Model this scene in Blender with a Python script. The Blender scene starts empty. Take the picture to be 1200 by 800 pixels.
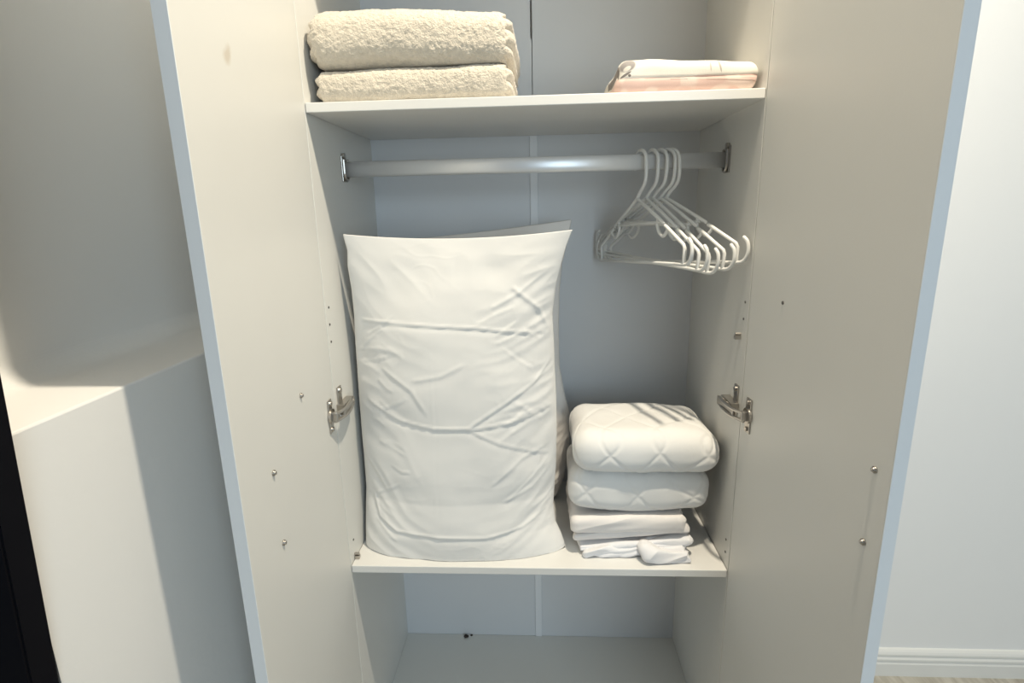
import bpy, bmesh, math
import numpy as np
from mathutils import Vector, Matrix

S = bpy.context.scene
COL = S.collection
RNG = np.random.RandomState(7)

# ------------------------------------------------------------------ camera
CAM_POS = (0.0127, -0.9719, 1.3151)
FOCAL_PX = 639.16
YAW, PITCH, ROLL = -0.0532, 0.2328, -0.0212
cd = bpy.data.cameras.new('camera'); cam = bpy.data.objects.new('camera', cd); COL.objects.link(cam)
cd.sensor_fit = 'HORIZONTAL'; cd.sensor_width = 36.0; cd.lens = 36.0 * FOCAL_PX / 1200.0
cd.clip_start = 0.02
_f = Vector((math.sin(YAW) * math.cos(PITCH), math.cos(YAW) * math.cos(PITCH), -math.sin(PITCH)))
_r0 = Vector((math.cos(YAW), -math.sin(YAW), 0)); _u0 = _r0.cross(_f)
_r = _r0 * math.cos(ROLL) + _u0 * math.sin(ROLL); _u = -_r0 * math.sin(ROLL) + _u0 * math.cos(ROLL)
_m = Matrix((( _r.x, _u.x, -_f.x), (_r.y, _u.y, -_f.y), (_r.z, _u.z, -_f.z))).to_4x4()
_m.translation = Vector(CAM_POS); cam.matrix_world = _m
S.camera = cam

# ------------------------------------------------------------------ light
S.view_settings.view_transform = 'Standard'; S.view_settings.look = 'None'
S.view_settings.exposure = 0.05; S.view_settings.gamma = 1.0; S.view_settings.use_curve_mapping = False
W = bpy.data.worlds.new('daylight'); S.world = W; W.use_nodes = True
bg = W.node_tree.nodes['Background']; bg.inputs[0].default_value = (0.84, 0.93, 1.05, 1); bg.inputs[1].default_value = 0.17

def area(name, loc, target, size, sizey, power, color, shape='RECTANGLE'):
    l = bpy.data.lights.new(name, 'AREA'); l.shape = shape; l.size = size
    if shape in ('RECTANGLE', 'ELLIPSE'): l.size_y = sizey
    l.energy = power; l.color = color
    o = bpy.data.objects.new(name, l); COL.objects.link(o); o.location = loc
    o.rotation_euler = (Vector(target) - Vector(loc)).to_track_quat('-Z', 'Y').to_euler()
    return o
LAMP = (0.33, -0.40, 2.585)
area('downlight_glow', LAMP, (LAMP[0], LAMP[1], 0), 0.06, 0.06, 31.0, (1.0, 0.885, 0.70), 'DISK')
area('window_daylight', (1.15, -3.0, 1.5), (0.2, 0.2, 1.1), 1.2, 1.4, 29.0, (0.71, 0.88, 1.0))

# ------------------------------------------------------------------ helpers
def new_bm(): return bmesh.new()
def obj(name, bm, mats, parent=None, smooth=False, loc=None):
    me = bpy.data.meshes.new(name); bm.to_mesh(me); bm.free()
    o = bpy.data.objects.new(name, me); COL.objects.link(o)
    for m in (mats if isinstance(mats, (list, tuple)) else [mats]): me.materials.append(m)
    if smooth:
        for p in me.polygons: p.use_smooth = True
    if parent is not None: o.parent = parent
    if loc is not None: o.location = loc
    return o
def tag(o, label=None, cat=None, group=None, kind=None):
    if label: o['label'] = label
    if cat: o['category'] = cat
    if group: o['group'] = group
    if kind: o['kind'] = kind
    return o
def empty(name, loc, label, cat, group=None):
    o = bpy.data.objects.new(name, None); COL.objects.link(o); o.location = loc; o.empty_display_size = 0.05
    return tag(o, label, cat, group)
def box(bm, x0, x1, y0, y1, z0, z1, bev=0.0, seg=2):
    g = bmesh.ops.create_cube(bm, size=1.0)
    vs = g['verts']
    for v in vs:
        v.co = Vector(((x0 + x1) / 2 + v.co.x * (x1 - x0), (y0 + y1) / 2 + v.co.y * (y1 - y0), (z0 + z1) / 2 + v.co.z * (z1 - z0)))
    if bev > 0:
        es = list({e for v in vs for e in v.link_edges})
        bmesh.ops.bevel(bm, geom=es, offset=bev, segments=seg, profile=0.5, affect='EDGES')
def cyl(bm, c, axis, r, h, n=20, r2=None):
    mt = Vector(axis).to_track_quat('Z', 'Y').to_matrix().to_4x4(); mt.translation = Vector(c)
    bmesh.ops.create_cone(bm, cap_ends=True, segments=n, radius1=r, radius2=r if r2 is None else r2, depth=h, matrix=mt)
def smooth_path(pts, n=6):
    pts = [Vector(p) for p in pts]; out = []
    P = [2 * pts[0] - pts[1]] + pts + [2 * pts[-1] - pts[-2]]
    for i in range(1, len(P) - 2):
        for k in range(n):
            t = k / n; a, b, c, d = P[i - 1], P[i], P[i + 1], P[i + 2]
            out.append(0.5 * ((2 * b) + (c - a) * t + (2 * a - 5 * b + 4 * c - d) * t * t + (3 * b - a - 3 * c + d) * t ** 3))
    out.append(pts[-1]); return out
def tube(bm, pts, r, n=10, round_ends=True):
    pts = [Vector(p) for p in pts]
    if round_ends:
        a = (pts[0] - pts[1]).normalized(); b = (pts[-1] - pts[-2]).normalized()
        pts = [pts[0] + a * r * .9, pts[0] + a * r * .6] + pts + [pts[-1] + b * r * .6, pts[-1] + b * r * .9]
        rad = [r * .35, r * .8] + [r] * (len(pts) - 4) + [r * .8, r * .35]
    else: rad = [r] * len(pts)
    rings = []; up = None
    for i, p in enumerate(pts):
        t = (pts[min(i + 1, len(pts) - 1)] - pts[max(i - 1, 0)]).normalized()
        if up is None:
            up = t.orthogonal().normalized()
        else:
            up = (up - t * up.dot(t)).normalized()
        s = t.cross(up)
        rings.append([bm.verts.new(p + (up * math.cos(2 * math.pi * k / n) + s * math.sin(2 * math.pi * k / n)) * rad[i]) for k in range(n)])
    for a, b in zip(rings, rings[1:]):
        for k in range(n): bm.faces.new((a[k], a[(k + 1) % n], b[(k + 1) % n], b[k]))
    bm.faces.new(list(reversed(rings[0]))); bm.faces.new(rings[-1])

# gradient noise in numpy, 3D
_perm = np.arange(256); np.random.RandomState(3).shuffle(_perm); _perm = np.concatenate([_perm, _perm, _perm])
_grad = np.random.RandomState(5).normal(size=(256, 3)); _grad /= np.linalg.norm(_grad, axis=1)[:, None]
def pnoise(P):
    P = np.asarray(P, float); i = np.floor(P).astype(int); f = P - i; i &= 255
    w = f * f * f * (f * (f * 6 - 15) + 10); r = 0
    for dx in (0, 1):
        for dy in (0, 1):
            for dz in (0, 1):
                h = _perm[_perm[_perm[i[:, 0] + dx] + i[:, 1] + dy] + i[:, 2] + dz]
                g = _grad[h]; d = f - [dx, dy, dz]
                ww = (w[:, 0] if dx else 1 - w[:, 0]) * (w[:, 1] if dy else 1 - w[:, 1]) * (w[:, 2] if dz else 1 - w[:, 2])
                r = r + ww * (g * d).sum(1)
    return r * 1.5
def rnd(a, b): return a + (b - a) * RNG.rand()
def ridged(P): return 1 - np.abs(pnoise(P)) * 2.2

# ------------------------------------------------------------------ materials
def mat(name, col, rough=0.5, metal=0.0, bump=None, sheen=0.0, var=None, spec=None):
    m = bpy.data.materials.new(name); m.use_nodes = True; nt = m.node_tree; b = nt.nodes['Principled BSDF']
    b.inputs['Base Color'].default_value = (*col, 1); b.inputs['Roughness'].default_value = rough; b.inputs['Metallic'].default_value = metal
    if spec is not None: b.inputs['Specular IOR Level'].default_value = spec
    if sheen: b.inputs['Sheen Weight'].default_value = sheen; b.inputs['Sheen Roughness'].default_value = 0.5
    tc = nt.nodes.new('ShaderNodeTexCoord')
    if bump:
        sc, st, dist, det = bump
        n = nt.nodes.new('ShaderNodeTexNoise'); n.inputs['Scale'].default_value = sc; n.inputs['Detail'].default_value = det
        bp = nt.nodes.new('ShaderNodeBump'); bp.inputs['Strength'].default_value = st; bp.inputs['Distance'].default_value = dist
        nt.links.new(tc.outputs['Object'], n.inputs['Vector']); nt.links.new(n.outputs['Fac'], bp.inputs['Height'])
        nt.links.new(bp.outputs['Normal'], b.inputs['Normal'])
    if var:
        sc, amt = var
        n = nt.nodes.new('ShaderNodeTexNoise'); n.inputs['Scale'].default_value = sc; n.inputs['Detail'].default_value = 4
        mr = nt.nodes.new('ShaderNodeMapRange'); mr.inputs['From Min'].default_value = .3; mr.inputs['From Max'].default_value = .7
        mr.inputs['To Min'].default_value = 1 - amt; mr.inputs['To Max'].default_value = 1.0
        mx = nt.nodes.new('ShaderNodeMix'); mx.data_type = 'RGBA'; mx.blend_type = 'MULTIPLY'; mx.inputs[0].default_value = 1
        mx.inputs[6].default_value = (*col, 1)
        nt.links.new(tc.outputs['Object'], n.inputs['Vector']); nt.links.new(n.outputs['Fac'], mr.inputs['Value'])
        nt.links.new(mr.outputs['Result'], mx.inputs[7]); nt.links.new(mx.outputs[2], b.inputs['Base Color'])
    return m
M = {}
M['laminate'] = mat('white_laminate', (0.73, 0.725, 0.69), 0.42, bump=(260, 0.10, 0.0006, 2), var=(3, 0.03))
M['back'] = mat('white_hardboard', (0.69, 0.71, 0.73), 0.5, bump=(120, 0.12, 0.0008, 3), var=(4, 0.04))
M['edge'] = mat('white_edging', (0.76, 0.755, 0.73), 0.35)
M['edge_daylit'] = mat('daylit_edge_banding', (0.82, 0.84, 0.85), 0.3)  # window light on the door edges, put into a paler, bluer colour
M['strip'] = mat('white_plastic_strip', (0.80, 0.82, 0.84), 0.35)
M['wall'] = mat('wall_paint', (0.84, 0.835, 0.815), 0.75, bump=(90, 0.2, 0.0012, 4), var=(2, 0.03))
M['wall_daylit'] = mat('daylit_wall_paint', (0.90, 0.905, 0.90), 0.75, bump=(90, 0.2, 0.0012, 4), var=(2, 0.02))  # wall paint copy, lightened: window brightness on the back wall put into its colour
M['ceil'] = mat('ceiling_paint', (0.82, 0.82, 0.80), 0.85)
M['skirt'] = mat('gloss_white_paint', (0.83, 0.83, 0.80), 0.3)
M['black'] = mat('black_paint', (0.003, 0.003, 0.005), 0.8, spec=.12)
M['chrome'] = mat('satin_chrome', (0.86, 0.87, 0.88), 0.36, 0.45)
M['nickel'] = mat('nickel', (0.50, 0.47, 0.43), 0.32, 1.0)
M['darkhole'] = mat('dark_hole', (0.10, 0.095, 0.09), 0.8)
M['hanger'] = mat('white_plastic', (0.80, 0.80, 0.775), 0.3)
M['lamp'] = mat('lamp_trim', (0.8, 0.8, 0.8), 0.4)
M['crumb'] = mat('dark_crumb', (0.03, 0.02, 0.015), 0.7)
def fabric(name, col, bump_scale=900, st=.25, sheen=.15, var=0.03):
    return mat(name, col, 0.85, bump=(bump_scale, st, 0.0006, 2), sheen=sheen, var=(6, var), spec=0.2)
M['cotton'] = fabric('white_cotton', (0.82, 0.81, 0.785))
M['cotton_back'] = fabric('warm_white_cotton', (0.80, 0.775, 0.745))
M['quilt'] = fabric('quilted_white', (0.81, 0.805, 0.785), 400, .2)
M['sheet_pink'] = fabric('warm_white_sheet', (0.82, 0.785, 0.76))
M['sheet'] = fabric('white_sheet', (0.82, 0.82, 0.84))
M['towel'] = mat('beige_terry', (0.72, 0.65, 0.54), 0.95, bump=(420, .7, 0.003, 3), sheen=.4, var=(140, 0.16), spec=0.1)

def stained(base, name, spots):
    m = M[base].copy(); m.name = name; nt = m.node_tree; b = nt.nodes['Principled BSDF']
    src = b.inputs['Base Color'].links[0].from_socket; tc = nt.nodes.new('ShaderNodeTexCoord')
    nz = nt.nodes.new('ShaderNodeTexNoise'); nz.inputs['Scale'].default_value = 60; nt.links.new(tc.outputs['Object'], nz.inputs['Vector'])
    for (loc, rot, sc, col, amt) in spots:
        mp = nt.nodes.new('ShaderNodeMapping'); mp.vector_type = 'TEXTURE'; mp.inputs['Location'].default_value = loc
        mp.inputs['Rotation'].default_value = rot; mp.inputs['Scale'].default_value = sc
        ln = nt.nodes.new('ShaderNodeVectorMath'); ln.operation = 'LENGTH'
        nt.links.new(tc.outputs['Object'], mp.inputs['Vector']); nt.links.new(mp.outputs[0], ln.inputs[0])
        ad = nt.nodes.new('ShaderNodeMath'); ad.operation = 'ADD'; nt.links.new(ln.outputs['Value'], ad.inputs[0]); nt.links.new(nz.outputs['Fac'], ad.inputs[1])
        mr = nt.nodes.new('ShaderNodeMapRange'); mr.inputs['From Min'].default_value = .9; mr.inputs['From Max'].default_value = 1.6
        mr.inputs['To Min'].default_value = amt; mr.inputs['To Max'].default_value = 0; nt.links.new(ad.outputs[0], mr.inputs['Value'])
        mx = nt.nodes.new('ShaderNodeMix'); mx.data_type = 'RGBA'; mx.inputs[7].default_value = (*col, 1)
        nt.links.new(mr.outputs['Result'], mx.inputs[0]); nt.links.new(src, mx.inputs[6]); src = mx.outputs[2]
    nt.links.new(src, b.inputs['Base Color']); return m
M['laminate_rubbed'] = stained('laminate', 'white_laminate_rubbed', [((0, -.274, 1.506), (.75, 0, 0), (.05, .017, .0095), (.50, .42, .31), .55)])
# floor of pale streaky planks
m = bpy.data.materials.new('floor_planks'); m.use_nodes = True; nt = m.node_tree; b = nt.nodes['Principled BSDF']
tc = nt.nodes.new('ShaderNodeTexCoord'); mp = nt.nodes.new('ShaderNodeMapping'); mp.inputs['Scale'].default_value = (18, 2.2, 1); mp.inputs['Rotation'].default_value = (0, 0, .5)
nz = nt.nodes.new('ShaderNodeTexNoise'); nz.inputs['Scale'].default_value = 2.5; nz.inputs['Detail'].default_value = 6; nz.inputs['Distortion'].default_value = .6
cr = nt.nodes.new('ShaderNodeValToRGB'); cr.color_ramp.elements[0].position = .35; cr.color_ramp.elements[0].color = (.36, .33, .27, 1)
cr.color_ramp.elements[1].position = .65; cr.color_ramp.elements[1].color = (.56, .53, .46, 1)
nt.links.new(tc.outputs['Object'], mp.inputs['Vector']); nt.links.new(mp.outputs[0], nz.inputs['Vector']); nt.links.new(nz.outputs['Fac'], cr.inputs[0])
nt.links.new(cr.outputs[0], b.inputs['Base Color']); b.inputs['Roughness'].default_value = .45
M['floor'] = m

# ------------------------------------------------------------------ room
H = 0.382; D = 0.3688; T = 0.016
WY = 0.392            # room wall behind the wardrobe
def struct(name, bm, m): return tag(obj(name, bm, m), kind='structure')
bm = new_bm(); box(bm, -2.2, 3.2, -3.2, WY + .1, -0.05, 0.0); struct('floor', bm, M['floor'])
bm = new_bm(); box(bm, -2.2, 3.2, -3.2, WY + .1, 2.60, 2.65); struct('ceiling', bm, M['ceil'])
bm = new_bm(); box(bm, -0.72, 3.2, WY, WY + .1, 0, 2.6); struct('wall_back', bm, M['wall_daylit'])
bm = new_bm(); box(bm, -0.72, -0.603, -0.543, WY, 0, 2.6); struct('wall_left', bm, M['wall'])
bm = new_bm(); pr = [(-.603, 0), (-.468, 0), (-.468, 1.1265), (-.4688, 1.1283), (-.4705, 1.129)]
for k in range(13):
    a_ = math.pi / 2 * k / 12; pr.append((-.603 + 0.030 * (1 - math.sin(a_)) + .0, 1.129 + 0.030 * (1 - math.cos(a_))))
ra = [bm.verts.new((a_, -.543, z_)) for a_, z_ in pr]; rb = [bm.verts.new((a_, WY, z_)) for a_, z_ in pr]
for k in range(len(pr)): bm.faces.new((ra[k], rb[k], rb[(k + 1) % len(pr)], ra[(k + 1) % len(pr)]))
bm.faces.new(ra); bm.faces.new(rb); bmesh.ops.recalc_face_normals(bm, faces=bm.faces[:]); struct('trim_1', bm, M['wall'])
# stepped skirting board
prof = [(0, 0), (.015, 0), (.015, .040), (.0135, .043), (.0125, .047), (.0145, .050), (.0145, .056), (.0125, .059), (.0105, .062),
        (.0125, .065), (.0125, .071), (.0095, .077), (.005, .082), (0, .084)]
bm = new_bm()
ra = [bm.verts.new((0.402, WY - a, z)) for a, z in prof]; rb = [bm.verts.new((3.2, WY - a, z)) for a, z in prof]
for k in range(len(prof) - 1): bm.faces.new((ra[k], rb[k], rb[k + 1], ra[k + 1]))
bm.faces.new(ra); bm.faces.new(list(reversed(rb)))
struct('baseboard_back', bm, M['skirt'])

# black tall panel closing the near end of the left wall
bm = new_bm(); box(bm, -0.35, 0.35, -0.014, 0.014, 0.0, 1.95)
for v in bm.verts: v.co.x += (v.co.z - 1.10) * 0.057
bmesh.ops.bevel(bm, geom=bm.edges[:], offset=.002, segments=2, affect='EDGES')
tag(obj('black_panel', bm, M['black'], None, False, (-0.45 - 0.35, -0.562, 0.0)), 'tall black board leaning slightly at the left edge, in front of the white ledge', 'panel')

# ------------------------------------------------------------------ wardrobe
wd = empty('wardrobe', (0, 0, 0), 'white open wardrobe with both doors swung out, holding bedding and towels', 'wardrobe')
ZL, ZU, ZB, ZT = 0.6113, 1.5022, 0.1218, 1.86
sides = {}
for s in (-1, 1):
    bm = new_bm(); x0, x1 = sorted((s * H, s * (H + T))); box(bm, x0, x1, 0.0, D + .012, 0, ZT + T, 0.0008)
    sides[s] = obj('side_panel', bm, M['laminate'], wd)
bm = new_bm(); box(bm, -H, H, 0, D + .01, ZT, ZT + T, 0.0008); obj('top_panel', bm, M['laminate'], wd)
bm = new_bm(); box(bm, -H, H, 0.002, D, ZB - T, ZB, 0.0008); obj('base_panel', bm, M['laminate'], wd)
bm = new_bm(); box(bm, -H, H, 0.02, 0.036, 0, ZB - T, 0.0008); obj('plinth', bm, M['laminate'], wd)
for z in (ZL, ZU):
    bm = new_bm(); box(bm, -H + .001, H - .001, 0.0, D - .001, z - T, z, 0.0012); obj('shelf', bm, M['edge'], wd)
bm = new_bm(); box(bm, -H, -0.0008, D, D + .003, ZB, 1.69); box(bm, -H, -0.0035, D, D + .003, 1.69, ZT); obj('back_panel', bm, M['back'], wd)
bm = new_bm(); box(bm, 0.0008, H, D, D + .003, ZB, ZT); obj('back_panel', bm, M['back'], wd)
bm = new_bm(); box(bm, -0.008, 0.010, D - .0035, D - .0002, ZB, ZL - T, 0.0012); box(bm, -0.008, 0.010, D - .0035, D - .0002, ZL, ZU - T, 0.0012)
obj('joining_strip', bm, M['strip'], wd)

# doors
def screw(bm, c, nx):
    cyl(bm, (c[0] + nx * .001, c[1], c[2]), (nx, 0, 0), .0042, .002, 14)
    cyl(bm, (c[0] + nx * .003, c[1], c[2]), (nx, 0, 0), .0040, .003, 14, .0022)
doors = {}
DL = 0.395
for s, ang in ((-1, 0.0846), (1, 0.0538)):
    e = Vector((0, 0, 0))
    bm = new_bm()
    x0, x1 = (-T, 0) if s < 0 else (0, T)
    box(bm, x0, x1, -DL, -0.002, 0.09, ZT + T - .003, 0.0012)
    m_ = [M['laminate']]
    d = obj('door', bm, M['laminate_rubbed' if s < 0 else 'laminate'], wd, loc=(s * H, 0, 0)); d.rotation_euler.z = ang
    doors[s] = d
    bm = new_bm(); box(bm, x0, x1, -DL - .0008, -DL + .0002, 0.09, ZT + T - .003, 0.0003, 1)
    obj('edge_banding', bm, M['edge_daylit'], d)
def on_door(s, y, z):   # point on the door's inner face in the door's own frame
    return (0, y, z)
for s, pts in ((-1, [(-.300, .972), (-.297, .862), (-.168, 1.039)]), (1, [(-.368, 1.014), (-.366, .918)])):
    for y, z in pts:
        bm = new_bm(); screw(bm, (0, y, z), -s); o = obj('screw', bm, M['nickel'], doors[s], True)
bm = new_bm(); cyl(bm, (-.0006, -.118, 1.170), (1, 0, 0), .0028, .0012, 12); obj('screw_hole', bm, M['darkhole'], doors[1])
# worn brown rub mark on the left door
def blotch(parent, pts, z, col, sz):
    pass
# hinges: cup plate on the door, bent arm, mounting plate on the side panel
for s in (-1, 1):
    n = -s
    bm = new_bm()
    box(bm, *sorted((0, n * .003)), -.046, -.026, .921, .985, 0.0012)                      # cup flange
    cyl(bm, (n * .0035, -.036, .953), (1, 0, 0), .0145, .005, 24)
    box(bm, *sorted((n * .003, n * .016)), -.042, -.034, .944, .962, 0.0015)
    for z in (.928, .978): cyl(bm, (n * .004, -.036, z), (1, 0, 0), .0042, .004, 12)
    # arm
    for za in (.9445, .9585):
        pts = [(n * .012, -.040, za), (n * .020, -.024, za + .001), (n * .024, -.004, za + .001), (n * .024, .022, za + .001), (n * .020, .050, za)]
        tube(bm, smooth_path(pts, 4), .0032, 8)
    box(bm, *sorted((n * .020, n * .0235)), -.020, .056, .943, .961, 0.001)
    hg = obj('hinge', bm, M['nickel'], doors[s], False)
    bm = new_bm()
    X = s * H
    box(bm, *sorted((X, X + n * .003)), .014, .034, .925, .992, 0.001)
    box(bm, *sorted((X, X + n * .017)), .008, .062, .944, .960, 0.0015)
    for z in (.932, .984): cyl(bm, (X + n * .004, .024, z), (1, 0, 0), .005, .004, 12)
    cyl(bm, (X + n * .018, .030, .952), (1, 0, 0), .0055, .004, 14)
    cyl(bm, (X + n * .018, .052, .952), (1, 0, 0), .0045, .004, 14)
    obj('mounting_plate', bm, M['nickel'], sides[s])
# system holes and pins near the front of the side panels
for s, pts in ((-1, [(.017, 1.149), (.014, 1.117), (.013, 1.084), (.026, .655)]), (1, [(.018, 1.149), (.020, 1.118), (.021, .667), (.020, .640)])):
    for y, z in pts:
        bm = new_bm(); cyl(bm, (s * (H - .0003), y, z), (1, 0, 0), .0024, .0012, 12); obj('peg_hole', bm, M['darkhole'], sides[s])
for s, y, z in ((-1, .026, .622), (1, .030, 1.088)):
    n = -s; bm = new_bm()
    cyl(bm, (s * H + n * .005, y, z), (1, 0, 0), .0026, .010, 12)
    box(bm, *sorted((s * H + n * .0005, s * H + n * .011)), y - .005, y + .004, z - .010, z - .003, .0008)
    obj('shelf_pin', bm, M['nickel'], sides[s])

# clothes rail: oval chrome tube in two end sockets
RY, RZ = 0.165, 1.4055
bm = new_bm(); n = 32; rings = []
for x in (-H + .003, H - .003):
    ring = []
    for k in range(n):
        a = 2 * math.pi * k / n; c, sn = math.cos(a), math.sin(a)
        yy = .0078 * math.copysign(abs(c) ** .8, c); zz = .0152 * math.copysign(abs(sn) ** .9, sn)
        ring.append(bm.verts.new((x, RY + yy, RZ + zz)))
    rings.append(ring)
for k in range(n): bm.faces.new((rings[0][k], rings[1][k], rings[1][(k + 1) % n], rings[0][(k + 1) % n]))
bm.faces.new(rings[0]); bm.faces.new(list(reversed(rings[1])))
rail = obj('clothes_rail', bm, M['chrome'], wd, True)
for s in (-1, 1):
    bm = new_bm(); X = s * H; n_ = -s
    pts = []
    for k in range(13):
        a = math.pi + math.pi * k / 12; pts.append((X + n_ * .006, RY + .0125 * math.cos(a), RZ - .004 + .0175 * math.sin(a)))
    pts = [(X + n_ * .006, RY - .0125, RZ + .018)] + pts + [(X + n_ * .006, RY + .0125, RZ + .018)]
    tube(bm, pts, .0028, 8)
    box(bm, *sorted((X, X + n_ * .003)), RY - .014, RY + .014, RZ - .024, RZ + .026, .001)
    cyl(bm, (X + n_ * .004, RY - .004, RZ + .026), (1, 0, 0), .0055, .006, 14)
    obj('rail_socket', bm, M['nickel'], rail)

# ------------------------------------------------------------------ hangers
def make_hanger(loc, rz, tilt, label):
    r = empty('coat_hanger', loc, label, 'hanger', 'white plastic hangers on the rail')
    r.rotation_euler = Matrix.Rotation(rz, 3, 'Z').to_euler()
    r.rotation_euler = (Matrix.Rotation(rz, 3, 'Z') @ Matrix.Rotation(tilt, 3, 'Y')).to_euler()
    # local frame: origin at the top of the hook's inside, hanger in the x-z plane
    NZ = -0.088; R = .0034
    bm = new_bm()
    pts = [(-.0215, 0, -.030), (-.0215, 0, -.016)]
    for k in range(9):
        a = math.pi - math.pi * k / 8; pts.append((.0215 * math.cos(a), 0, -.0185 + .0215 * math.sin(a)))
    pts += [(.0215, 0, -.045), (.016, 0, -.062), (-.002, 0, -.077), (-.012, 0, NZ)]
    tube(bm, smooth_path(pts, 3), R, 10); obj('hook', bm, M['hanger'], r, True)
    bm = new_bm()
    zb = NZ - .126
    k0 = -.012
    for s in (-1, 1):
        # inner shoulder with its strap notch
        tube(bm, [(0, 0, NZ), (s * .050, 0, NZ - .026), (s * .098, 0, NZ - .052)], R, 10)
        tube(bm, smooth_path([(s * .080, 0, NZ - .043), (s * .077, 0, NZ - .054), (s * .083, 0, NZ - .068), (s * .097, 0, NZ - .076), (s * .108, 0, NZ - .070), (s * .113, 0, NZ - .062)], 4), R * .9, 10)
        # outer shoulder, drop and end hook
        tube(bm, [(s * .104, 0, NZ - .057), (s * .112, 0, NZ - .061), (s * .165, 0, NZ - .092), (s * .168, 0, NZ - .098), (s * .166, 0, zb)], R, 10)
        tube(bm, smooth_path([(s * .14, 0, zb), (s * .172, 0, zb), (s * .184, 0, zb + .006), (s * .190, 0, zb + .020), (s * .188, 0, zb + .036), (s * .181, 0, zb + .044)], 4), R, 10)
    tube(bm, [(-.14, 0, zb), (0, 0, zb), (.14, 0, zb)], R, 10)
    tube(bm, [(-.083, 0, NZ - .050), (0, 0, NZ - .050), (.083, 0, NZ - .050)], R * .85, 10)
    fr = obj('frame', bm, M['hanger'], r, True); fr.location.x = k0
    return r
HL = ['leftmost white plastic hanger on the rail, its near end reaching least far right',
      'white plastic hanger hooked second from the left on the rail',
      'white plastic hanger hooked in the middle of the five on the rail',
      'white plastic hanger hooked fourth from the left on the rail',
      'rightmost white plastic hanger on the rail, nearest the side panel']
for i in range(5):
    th = math.radians([71, 65.5, 61.5, 58, 56.0][i]); bx = [.147, .151, .155, .158, .1585][i]
    hx = bx + .202 * math.cos(th)
    make_hanger((hx, RY, RZ + .0152 + .0040), -th, math.radians([-3.0, 1.5, 4.0, 1.5, -3.0][i]), HL[i])

# ------------------------------------------------------------------ textiles
def grid_obj(name, P, faces, m, parent=None):
    me = bpy.data.meshes.new(name); me.from_pydata([tuple(p) for p in P], [], faces); me.update()
    o = bpy.data.objects.new(name, me); COL.objects.link(o)
    for mm in (m if isinstance(m, list) else [m]): me.materials.append(mm)
    me.polygons.foreach_set('use_smooth', [True] * len(me.polygons))
    return o

def seg_dist(px, pz, a, b):
    ax, az = a; bx, bz = b; dx, dz = bx - ax, bz - az; L2 = dx * dx + dz * dz
    t = np.clip(((px - ax) * dx + (pz - az) * dz) / L2, 0, 1)
    qx, qz = px - (ax + t * dx), pz - (az + t * dz)
    side = (dx * qz - dz * qx) / math.sqrt(L2)
    return np.hypot(qx, qz), side, t

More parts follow.
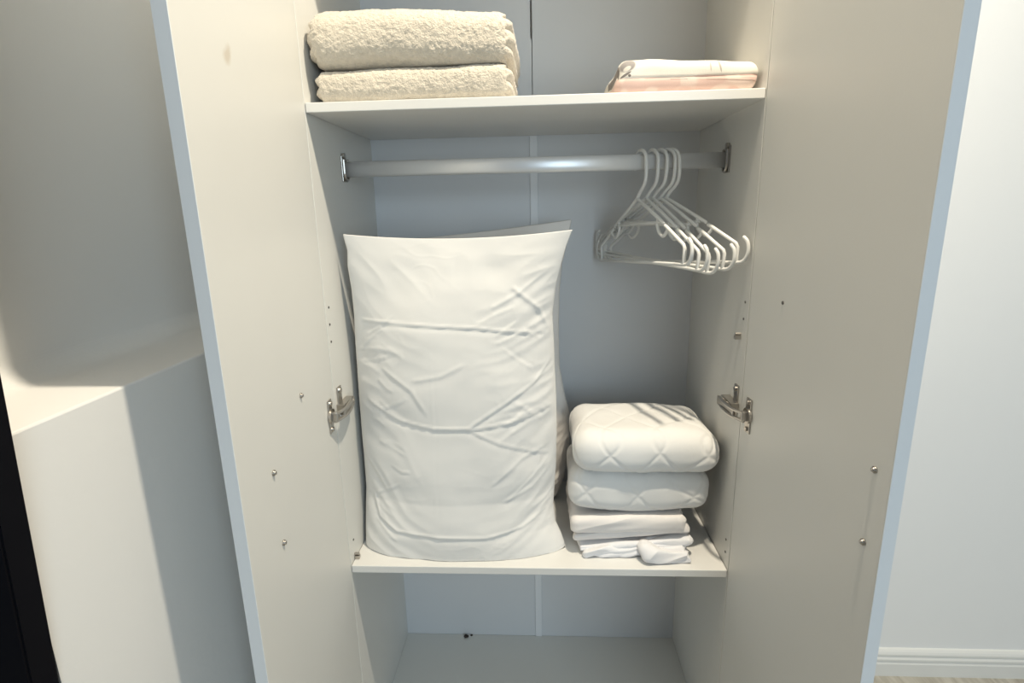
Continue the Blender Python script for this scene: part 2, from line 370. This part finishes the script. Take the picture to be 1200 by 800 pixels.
def pillow(name, outline, zb, zt, yc, tf, tb, creases, m, seed, NU=150, NV=230, top_sag=.012, ear=None, wr=1.0, slope=0.0):
    """outline: list of (z, xleft, xright); yc(v) the seam depth; tf/tb front and back half-thickness as functions of v"""
    zs = np.array([o[0] for o in outline]); xl = np.array([o[1] for o in outline]); xr = np.array([o[2] for o in outline])
    u = np.sin(np.linspace(-math.pi / 2, math.pi / 2, NU + 1)) * .55 + np.linspace(-1, 1, NU + 1) * .45
    v = (1 - np.cos(np.linspace(0, math.pi, NV + 1))) / 2 * .5 + np.linspace(0, 1, NV + 1) * .5
    U, V = np.meshgrid(u, v); U = U.ravel(); V = V.ravel()
    def sheet(front):
        z = zb + (zt - zb) * V - top_sag * (1 - U ** 2) * V ** 6 - slope * (1 - U) * V ** 3
        L = np.interp(z, zs, xl); Rr = np.interp(z, zs, xr)
        x = (L + Rr) / 2 + (Rr - L) / 2 * U
        w = 2 * V - 1
        au = np.clip(1 - np.abs(U) ** 2.4, 0, 1) ** .62
        av = np.where(w > 0, np.clip(1 - np.abs(w) ** 2.2, 0, 1) ** .95, np.clip(1 - np.abs(w) ** 14, 0, 1) ** .42)
        t = au * av
        th = (tf(V) if front else tb(V)) * t
        # wrinkles
        q = np.stack([x * 9 + seed, z * 9, np.full_like(x, seed * 1.7 + (0 if front else 5))], 1)
        wx = pnoise(q * .6) * .06; wz = pnoise(q * .6 + 31) * .06
        edge = np.clip(np.abs(U) ** 1.5, 0, 1) * .9 + np.clip(np.abs(w) ** 5, 0, 1) * .3
        env = np.clip(t * 3, 0, 1)
        # diagonal gathers running in from the side seams
        g1 = ridged(np.stack([(x + wx) * 10 + (z + wz) * 14, (z + wz) * 30 - (x + wx) * 16, np.full_like(x, seed + 2.)], 1))
        g2 = ridged(np.stack([(x + wx) * 8, (z + wz) * 22 + (x + wx) * 16, np.full_like(x, seed + 9.)], 1))
        disp = (np.where(U > 0, g1, g2) - .6) * .0030 * edge * env * wr
        disp += pnoise(q * .9) * .0050 * env * wr + pnoise(q * np.array([2.2, 3.0, 1])) * .0009 * env * wr
        fine = ridged(q * np.array([2.0, 3.4, 1.]) + 7)
        disp += np.clip(fine - .80, 0, 1) * .0022 * env * wr * np.clip(pnoise(q * .8 + 3) * 2 + .3, 0, 1)
        if front:
            for (pts, amp, wd_) in creases:
                best = None
                for k in range(len(pts) - 1):
                    d, sd, tt = seg_dist(x + wx * .10, z + wz * .12, pts[k], pts[k + 1])
                    gg = 1.1 * np.exp(-(d / (wd_ * .62)) ** 1.6) - .55 * np.exp(-((d - wd_ * 1.4) / (wd_ * 1.6)) ** 2) * (sd < 0)
                    if k == 0: gg = gg * np.clip(tt / .10, 0, 1) ** .8
                    if k == len(pts) - 2: gg = gg * np.clip((1 - tt) / .35, 0, 1) ** .8
                    mag = np.exp(-d / wd_)
                    best = (gg, mag) if best is None else (np.where(mag > best[1], gg, best[0]), np.maximum(mag, best[1]))
                disp += best[0] * amp * env * .60
        th = np.maximum(th + disp, 0)
        yy = yc(V) + (-th if front else th)
        # a bottom that rests flat
        return np.stack([x, yy, z], 1)
    F, B = sheet(True), sheet(False)
    n1 = NU + 1; idx = np.arange((NV + 1) * n1).reshape(NV + 1, n1); off = len(F)
    bmap = idx + off
    bmap = bmap.copy(); bmap[0, :] = idx[0, :]; bmap[-1, :] = idx[-1, :]; bmap[:, 0] = idx[:, 0]; bmap[:, -1] = idx[:, -1]
    faces = []
    for j in range(NV):
        for i in range(NU):
            faces.append((int(idx[j, i]), int(idx[j, i + 1]), int(idx[j + 1, i + 1]), int(idx[j + 1, i])))
            faces.append((int(bmap[j, i]), int(bmap[j + 1, i]), int(bmap[j + 1, i + 1]), int(bmap[j, i + 1])))
    P = np.concatenate([F, B]); used = np.unique(np.array(faces)); remap = -np.ones(len(P), int); remap[used] = np.arange(len(used))
    faces = [tuple(int(remap[a]) for a in f) for f in faces]
    return grid_obj(name, P[used], faces, m), P[used]

def lerp(a, b): return lambda v: a + (b - a) * v
# front pillow: measured outline (z, left, right)
OUT = [(.606, -.372, .062), (.620, -.374, .061), (.640, -.374, .054), (.665, -.374, .042), (.70, -.374, .038), (.78, -.373, .044), (.86, -.373, .046), (.93, -.372, .045), (1.00, -.369, .042),
       (1.06, -.366, .040), (1.12, -.361, .037), (1.17, -.359, .043), (1.22, -.360, .055), (1.25, -.356, .063), (1.28, -.360, .074)]
CR = [([(-.342, 1.113), (-.23, 1.110), (-.11, 1.103), (.035, 1.083)], .0030, .0035),
      ([(-.340, .948), (-.27, .912), (-.20, .900), (-.12, .899), (-.04, .908), (.045, .932)], .0034, .0036),
      ([(-.13, .900), (-.06, .945), (.0, .985), (.035, 1.03)], .0036, .0040),
      ([(-.13, .899), (-.07, .868), (.0, .838), (.03, .826)], .0026, .0035),
      ([(-.345, .745), (-.33, .700), (-.29, .676), (-.20, .668), (-.10, .668), (-.03, .680), (.02, .705)], .0034, .0042),
      ([(-.30, 1.020), (-.24, .975), (-.21, .925)], .0024, .0050), ([(-.24, .995), (-.18, 1.005), (-.13, 1.03)], .0020, .0060),
      ([(-.04, 1.18), (.01, 1.135), (.03, 1.09)], .0030, .0060), ([(-.08, 1.14), (-.03, 1.165), (.03, 1.21)], .0026, .0070),
      ([(-.09, .78), (-.03, .83), (.03, .85)], .0024, .0050), ([(-.07, .74), (-.01, .765), (.03, .80)], .0024, .0055),
      ([(-.37, .83), (-.33, .79), (-.31, .76)], .0026, .0050), ([(-.36, 1.05), (-.30, 1.06), (-.26, 1.05)], .0022, .0060),
      ([(-.20, .668), (-.199, 1.1)], .0005, .0020)]
for k in range(32):
    sd_ = -1 if k % 2 else 1
    xa = (-.165 + sd_ * rnd(.13, .19)); za = rnd(.66, 1.24); ln = rnd(.03, .085); an = rnd(.15, .75) * (1 if rnd(0, 1) > .35 else -1)
    dx_ = -sd_ * math.cos(an) * ln; dz_ = -math.sin(abs(an)) * ln * (1 if an > 0 else -1)
    CR.append(([(xa, za), (xa + dx_ * .5, za + dz_ * .5 + rnd(-.006, .006)), (xa + dx_, za + dz_)], rnd(.0010, .0022), rnd(.0026, .0055)))
pf, Pv = pillow('pillow', OUT, ZL - .030, 1.281, lambda v: .072 + .040 * np.clip(v / .22, 0, 1) ** 1.3 - .046 * np.clip((v - .45) / .55, 0, 1) ** 1.5, lambda v: .062 + .028 * np.clip(v / .22, 0, 1) - .040 * v ** 2, lambda v: .066 - .01 * v, CR, M['cotton'], 1.3)
# lift the lowest sheet of vertices onto the shelf and lay the pillowcase hem out on the right
co = np.array([v.co[:] for v in pf.data.vertices])
co[:, 2] = np.maximum(co[:, 2], ZL + .0006)
for v, c in zip(pf.data.vertices, co): v.co = c
tag(pf, 'large white pillow in a creased pillowcase standing on the lower shelf, in front', 'pillow', 'white pillows on the lower shelf')
OUT2 = [(.606, -.30, .035), (.63, -.31, .052), (.68, -.32, .070), (.76, -.325, .081), (.84, -.325, .082), (.90, -.325, .068), (.96, -.325, .058), (1.05, -.325, .056),
        (1.14, -.325, .058), (1.20, -.325, .064), (1.25, -.33, .076), (1.292, -.335, .084)]
pb, _ = pillow('pillow', OUT2, ZL + .0006, 1.297, lambda v: .272 + 0 * v, lambda v: .085 - .025 * v, lambda v: .085 - .02 * v, [], M['cotton_back'], 4.1, NU=90, NV=150, wr=1.6, top_sag=.004, slope=.02)
tag(pb, 'second white pillow standing behind the front pillow, showing only at its right side', 'pillow', 'white pillows on the lower shelf')

def slab(name, x0, x1, y0, y1, z0, z1, m, p=(5, 4), seed=0., n=70, fn=None, N=None):
    """soft rounded slab: cube faces pulled onto a superellipsoid, then shaped by fn(P, local)"""
    nx, ny, nz = N or (n, max(n // 2, 12), max(n // 3, 12))
    verts = {}; P = []; faces = []
    def vid(i, j, k):
        key = (i, j, k)
        if key not in verts:
            verts[key] = len(P); P.append((2 * i / nx - 1, 2 * j / ny - 1, 2 * k / nz - 1))
        return verts[key]
    for i in range(nx):
        for j in range(ny):
            faces.append((vid(i, j, 0), vid(i, j + 1, 0), vid(i + 1, j + 1, 0), vid(i + 1, j, 0)))
            faces.append((vid(i, j, nz), vid(i + 1, j, nz), vid(i + 1, j + 1, nz), vid(i, j + 1, nz)))
    for i in range(nx):
        for k in range(nz):
            faces.append((vid(i, 0, k), vid(i + 1, 0, k), vid(i + 1, 0, k + 1), vid(i, 0, k + 1)))
            faces.append((vid(i, ny, k), vid(i, ny, k + 1), vid(i + 1, ny, k + 1), vid(i + 1, ny, k)))
    for j in range(ny):
        for k in range(nz):
            faces.append((vid(0, j, k), vid(0, j, k + 1), vid(0, j + 1, k + 1), vid(0, j + 1, k)))
            faces.append((vid(nx, j, k), vid(nx, j + 1, k), vid(nx, j + 1, k + 1), vid(nx, j, k + 1)))
    Q = np.array(P)
    hx, hy, hz = (x1 - x0) / 2, (y1 - y0) / 2, (z1 - z0) / 2
    # rounding radius in metres: distance-to-edge model keeps the corners soft but the faces flat
    r = p[0] if p[0] < 1 else hz * .9
    R3 = Q * np.array([hx, hy, hz])
    rr = np.array([min(r, hx), min(r, hy), min(r, hz)])
    # remap so edges get dense samples
    core = np.clip(R3, -(np.array([hx, hy, hz]) - rr), np.array([hx, hy, hz]) - rr)
    dlt = (R3 - core) / rr
    nrm = (np.abs(dlt) ** 2.3).sum(1) ** (1 / 2.3); mx = np.abs(dlt).max(1)
    sc = np.where(nrm > 1e-9, mx / np.maximum(nrm, 1e-9), 1)
    G = core + dlt * sc[:, None] * rr
    C0 = np.array([(x0 + x1) / 2, (y0 + y1) / 2, (z0 + z1) / 2])
    Pw = G + C0
    Nn = dlt / np.maximum(np.linalg.norm(dlt, axis=1), 1e-6)[:, None]
    if fn is not None: Pw = fn(Pw, Q, Nn)
    return Pw, faces

def zlim(P, z0, z1):
    P[:, 2] = np.clip(P[:, 2], z0, z1); return P

# --- towels on the upper shelf
def towel_fn(seed, z0, ztop, bend, rfl):
    def fn(P, Q, N):
        q = P * 6 + seed
        P = P.copy()
        P[:, 2] += bend(P[:, 0])
        P += N * (pnoise(q) * .006)[:, None]
        P += N * (pnoise(P * 32 + seed) * .0012)[:, None]
        P += N * (pnoise(P * 130 + seed) * .0009)[:, None]
        P += N * (pnoise(P * 260 + seed) * .0009)[:, None]
        # the folded side ends show their layers
        e = np.clip((np.abs(Q[:, 0]) - .93) / .07, 0, 1)
        lay = np.abs(np.sin((Q[:, 2] * .5 + .5) * math.pi * rfl))
        P[:, 0] -= np.sign(Q[:, 0]) * e * (1 - lay) * .007
        fr = np.clip((-Q[:, 1] - .9) / .1, 0, 1)
        P[:, 2] = np.maximum(P[:, 2], z0)
        if ztop: P[:, 2] = np.minimum(P[:, 2], ztop)
        return P
    return fn
Pt, fc = slab('towel', -.374, -.028, .012, .30, ZU + .0005, ZU + .056, M['towel'], (.024, 0), 0, fn=towel_fn(1.7, ZU + .0006, ZU + .0568, lambda x: 0.0 * x, 2), N=(210, 60, 40))
o = grid_obj('folded_towel', Pt, fc, M['towel']); tag(o, 'folded beige terry towel lying on the upper shelf, lower of the two', 'towel', 'beige towels on the upper shelf')
Pt, fc = slab('towel', -.379, -.023, .004, .30, ZU + .0585, ZU + .147, M['towel'], (.040, 0), 0, fn=towel_fn(5.2, ZU + .0572, 0, lambda x: -.003 - .030 * (x + .2) + .002 * np.sin(x * 19), 3), N=(210, 60, 56))
o = grid_obj('folded_towel', Pt, fc, M['towel']); tag(o, 'thick folded beige terry towel on top of the other towel', 'towel', 'beige towels on the upper shelf')

# --- pink and white blanket on the upper shelf
mb = mat('blanket_print', (.86, .82, .74), .85, bump=(700, .3, .0008, 2), sheen=.2, spec=.2)
nt = mb.node_tree; bs = nt.nodes['Principled BSDF']
geo = nt.nodes.new('ShaderNodeTexCoord'); sp = nt.nodes.new('ShaderNodeSeparateXYZ'); nt.links.new(geo.outputs['Object'], sp.inputs[0])
nz = nt.nodes.new('ShaderNodeTexNoise'); nz.inputs['Scale'].default_value = 14; nz.inputs['Detail'].default_value = 1; nt.links.new(geo.outputs['Object'], nz.inputs['Vector'])
add = nt.nodes.new('ShaderNodeMath'); add.operation = 'MULTIPLY_ADD'; add.inputs[1].default_value = .010; nt.links.new(nz.outputs['Fac'], add.inputs[0]); nt.links.new(sp.outputs['Z'], add.inputs[2])
lt = nt.nodes.new('ShaderNodeMath'); lt.operation = 'LESS_THAN'; lt.inputs[1].default_value = .030; nt.links.new(add.outputs[0], lt.inputs[0])
pk = nt.nodes.new('ShaderNodeMix'); pk.data_type = 'RGBA'; pk.inputs[6].default_value = (.66, .47, .41, 1); pk.inputs[7].default_value = (.72, .57, .50, 1)
n2 = nt.nodes.new('ShaderNodeTexNoise'); n2.inputs['Scale'].default_value = 34; n2.inputs['Detail'].default_value = 0; nt.links.new(geo.outputs['Object'], n2.inputs['Vector'])
cr2 = nt.nodes.new('ShaderNodeValToRGB'); cr2.color_ramp.elements[0].position = .46; cr2.color_ramp.elements[1].position = .54; nt.links.new(n2.outputs['Fac'], cr2.inputs[0]); nt.links.new(cr2.outputs[0], pk.inputs[0])
mx = nt.nodes.new('ShaderNodeMix'); mx.data_type = 'RGBA'; mx.inputs[6].default_value = (.74, .70, .63, 1); nt.links.new(lt.outputs[0], mx.inputs[0]); nt.links.new(pk.outputs[2], mx.inputs[7])
# grey leaf print: blobs at the left end, two thin strokes to the right
def dot_mask(prev, cx, cz, rx, rz, rot=0.0, ring=False, col=(.17, .15, .14, 1)):
    c_, s_ = math.cos(rot), math.sin(rot)
    def lin(a, b_, cst):
        m1 = nt.nodes.new('ShaderNodeMath'); m1.operation = 'MULTIPLY_ADD'; m1.inputs[1].default_value = a; m1.inputs[2].default_value = cst; nt.links.new(sp.outputs['X'], m1.inputs[0])
        m2 = nt.nodes.new('ShaderNodeMath'); m2.operation = 'MULTIPLY_ADD'; m2.inputs[1].default_value = b_; nt.links.new(sp.outputs['Z'], m2.inputs[0]); nt.links.new(m1.outputs[0], m2.inputs[2])
        m3 = nt.nodes.new('ShaderNodeMath'); m3.operation = 'MULTIPLY'; nt.links.new(m2.outputs[0], m3.inputs[0]); nt.links.new(m2.outputs[0], m3.inputs[1]); return m3
    A = lin(c_ / rx, s_ / rx, -(cx * c_ + cz * s_) / rx); B = lin(-s_ / rz, c_ / rz, (cx * s_ - cz * c_) / rz)
    sm = nt.nodes.new('ShaderNodeMath'); sm.operation = 'ADD'; nt.links.new(A.outputs[0], sm.inputs[0]); nt.links.new(B.outputs[0], sm.inputs[1])
    l = nt.nodes.new('ShaderNodeMapRange'); l.inputs['From Min'].default_value = .7; l.inputs['From Max'].default_value = 1.2; l.inputs['To Min'].default_value = 1; l.inputs['To Max'].default_value = 0
    nt.links.new(sm.outputs[0], l.inputs['Value'])
    mm = nt.nodes.new('ShaderNodeMix'); mm.data_type = 'RGBA'; mm.inputs[7].default_value = col
    nt.links.new(l.outputs['Result'], mm.inputs[0]); nt.links.new(prev, mm.inputs[6]); return mm.outputs[2]
c = mx.outputs[2]
c = dot_mask(c, .161, .044, .014, .0095, .4, col=(.27, .25, .24, 1)); c = dot_mask(c, .160, .039, .007, .0035, .5, col=(.62, .58, .52, 1))
c = dot_mask(c, .158, .030, .010, .0020, .5, col=(.2, .18, .17, 1)); c = dot_mask(c, .164, .0285, .0025, .0022, 0); c = dot_mask(c, .147, .036, .0015, .012, 0)
c = dot_mask(c, .296, .040, .0012, .009, .12, col=(.5, .45, .40, 1)); c = dot_mask(c, .311, .040, .0016, .011, .25, col=(.42, .38, .34, 1)); c = dot_mask(c, .318, .044, .0012, .004, .2, col=(.55, .5, .45, 1))
nt.links.new(c, bs.inputs['Base Color'])
def blanket_fn(P, Q, N):
    P = P.copy(); x = P[:, 0]
    P[:, 2] -= np.clip((x - .20), 0, 1) * .05 * (Q[:, 2] > -.2)
    P += N * (pnoise(P * 9 + 2) * .0035)[:, None] + N * (pnoise(P * 30 + 2) * .0012)[:, None]
    g = np.exp(-((P[:, 2] - .024) / .0022) ** 2); fr = np.clip((-Q[:, 1] - .8) / .2, 0, 1)
    P[:, 1] += g * fr * .0015
    lowl = np.clip((.03 - P[:, 2]) / .03, 0, 1)
    P[:, 0] -= lowl * np.clip((.20 - x) / .07, 0, 1) * .012
    P[:, 0] -= lowl * np.clip((x - .33) / .05, 0, 1) * .006
    P[:, 2] = np.maximum(P[:, 2], .0006); return P
Pt, fc = slab('b', .146, .378, .016, .25, 0, .056, mb, (.020, 0), 0, fn=blanket_fn, N=(120, 50, 36))
o = grid_obj('folded_blanket', Pt, fc, mb); o.location = (0, 0, ZU)
tag(o, 'folded white and pale pink printed bed cover on the right of the upper shelf', 'bedding')

# --- pile on the right of the lower shelf
def quilt_fn(seed, zfloor, bend, q_amp=.0035, cell=.075, sag=None):
    def fn(P, Q, N):
        P = P.copy(); x, y, z = P[:, 0].copy(), P[:, 1].copy(), P[:, 2].copy()
        s_ = y + z * -1.0 + .020 * pnoise(np.stack([x * 8, z * 8, y * 8 + seed], 1))
        xx = x + .022 * pnoise(np.stack([x * 7 + 3, z * 7, y * 7 + seed], 1))
        a = (xx + s_ * .9) / cell; b_ = (xx - s_ * .9) / cell
        da = np.abs(a - np.round(a)); db = np.abs(b_ - np.round(b_))
        st = np.exp(-(np.minimum(da, db) * cell / .0055) ** 2)
        P += N * (-st * q_amp + pnoise(P * 7 + seed) * .005 + pnoise(P * 20 + seed) * .0018)[:, None]
        P[:, 2] += bend(x, y, Q)
        P[:, 2] = np.maximum(P[:, 2], zfloor(x)); return P
    return fn
# top quilted protector: plump, sloping up to the back
Pt, fc = slab('q', .078, .369, .030, .245, .797, .886, None, (.043, 0), fn=quilt_fn(2.2, lambda x: .7955 + 0 * x, lambda x, y, Q: -.008 * np.clip((x - .28) / .09, 0, 1) * (Q[:, 2] * .5 + .5), .0017, .098), N=(130, 100, 44))
o = grid_obj('mattress_protector', Pt, fc, M['quilt']); tag(o, 'plump folded white quilted mattress protector, topmost of the pile', 'bedding', 'folded white bedding in a pile')
Pt, fc = slab('q', .070, .358, .046, .24, .705, .794, None, (.036, 0), fn=quilt_fn(6.4, lambda x: .7035 + 0 * x, lambda x, y, Q: -.006 * np.cos((x - .21) * 26) * (.5 - Q[:, 2] * .5), .0014, .105), N=(130, 90, 44))
o = grid_obj('mattress_protector', Pt, fc, M['quilt']); tag(o, 'folded white quilted mattress protector, second from the top of the pile', 'bedding', 'folded white bedding in a pile')

def merge(parts):
    P = []; F = []; off = 0
    for p, f in parts:
        P.append(p); F += [tuple(a + off for a in q) for q in f]; off += len(p)
    return np.concatenate(P), F
def sheet_fn(seed, slope, zmin, amp=.0035, zmax=None):
    def fn(P, Q, N):
        P = P.copy(); x = P[:, 0].copy()
        P[:, 2] += slope(x)
        w = ridged(np.stack([x * 5 + seed, P[:, 1] * 20, P[:, 2] * 34 - x * 9], 1))
        P += N * ((w - .6) * amp + pnoise(P * 11 + seed) * amp)[:, None]
        e = np.clip((Q[:, 0] - .80) / .2, 0, 1)
        P[:, 1] += e * pnoise(P * 40 + seed) * .010; P[:, 0] += e * pnoise(P * 34 + seed + 3) * .014
        P[:, 2] = np.maximum(P[:, 2], zmin(x) if callable(zmin) else zmin)
        if zmax is not None: P[:, 2] = np.minimum(P[:, 2], zmax)
        return P
    return fn
# warm white folded sheet
a = slab('s', .072, .309, .040, .235, .662, .703, None, (.018, 0), fn=sheet_fn(3.3, lambda x: (x - .08) * .03 - .004, .650, .0030, .7020), N=(130, 40, 30))
b_ = slab('s', .078, .316, .046, .235, .650, .668, None, (.008, 0), fn=sheet_fn(5.1, lambda x: (x - .08) * .09 - .009, .636, .003), N=(130, 40, 16))
Pt, fc = merge([a, b_]); o = grid_obj('folded_sheet', Pt, fc, M['sheet_pink']); tag(o, 'smooth folded warm white sheet, third from the top of the pile', 'bedding', 'folded white bedding in a pile')
# crumpled bottom sheet: slipping folds that open towards the right
L1 = slab('s', .088, .322, .040, .23, .630, .646, None, (.008, 0), fn=sheet_fn(7.7, lambda x: (x - .09) * .09 - .012, ZL + .004, .0042), N=(150, 40, 20))
L2 = slab('s', .098, .312, .030, .22, .615, .640, None, (.011, 0), fn=sheet_fn(9.2, lambda x: (x - .10) * .10 - .010 + .003 * np.sin(x * 60), ZL + .001, .007), N=(150, 40, 24))
L3 = slab('s', .215, .316, .016, .20, ZL + .001, .640, None, (.013, 0), fn=sheet_fn(1.2, lambda x: -.004 * np.sin(x * 50), ZL + .0006, .011), N=(110, 50, 26))
L4 = slab('s', .104, .24, .036, .21, ZL + .001, .624, None, (.006, 0), fn=sheet_fn(4.4, lambda x: .002 * np.sin(x * 70), ZL + .0006, .004), N=(90, 30, 14))
Pt, fc = merge([L1, L2, L3, L4]); o = grid_obj('crumpled_sheet', Pt, fc, M['sheet']); tag(o, 'loosely folded crumpled white sheet lying on the shelf at the bottom of the pile', 'bedding', 'folded white bedding in a pile')

# --- two crumbs at the back of the wardrobe floor
for (x, y, z, r, lab) in ((-.209, .357, ZB, .0055, 'larger dark crumb lying at the back of the wardrobe floor'), (-.194, .364, ZB, .0028, 'tiny dark crumb beside the larger crumb, against the back panel')):
    bm = new_bm(); bmesh.ops.create_icosphere(bm, subdivisions=3, radius=r)
    for v in bm.verts:
        n = pnoise(np.array([[v.co.x * 300 + x * 50, v.co.y * 300, v.co.z * 300]]))[0]
        v.co *= 1 + .35 * n; v.co.x *= 1.25; v.co.z *= .6
    zmin = min(v.co.z for v in bm.verts)
    o = obj('crumb', bm, M['crumb'], None, True, (x, y, z - zmin)); tag(o, lab, 'crumb', 'crumbs in the wardrobe')

# --- recessed ceiling downlight
dl = empty('downlight', (LAMP[0], LAMP[1], 2.60), 'round white recessed ceiling downlight above the wardrobe doors', 'light')
bm = new_bm(); n = 40; rr = [(.045, -.001), (.047, -.010), (.052, -.013), (.060, -.010), (.064, -.003), (.064, 0)]
rings = [[bm.verts.new((r_ * math.cos(2 * math.pi * k / n), r_ * math.sin(2 * math.pi * k / n), z)) for k in range(n)] for r_, z in rr]
for a, b_ in zip(rings, rings[1:]):
    for k in range(n): bm.faces.new((a[k], a[(k + 1) % n], b_[(k + 1) % n], b_[k]))
obj('trim_ring', bm, M['lamp'], dl, True)
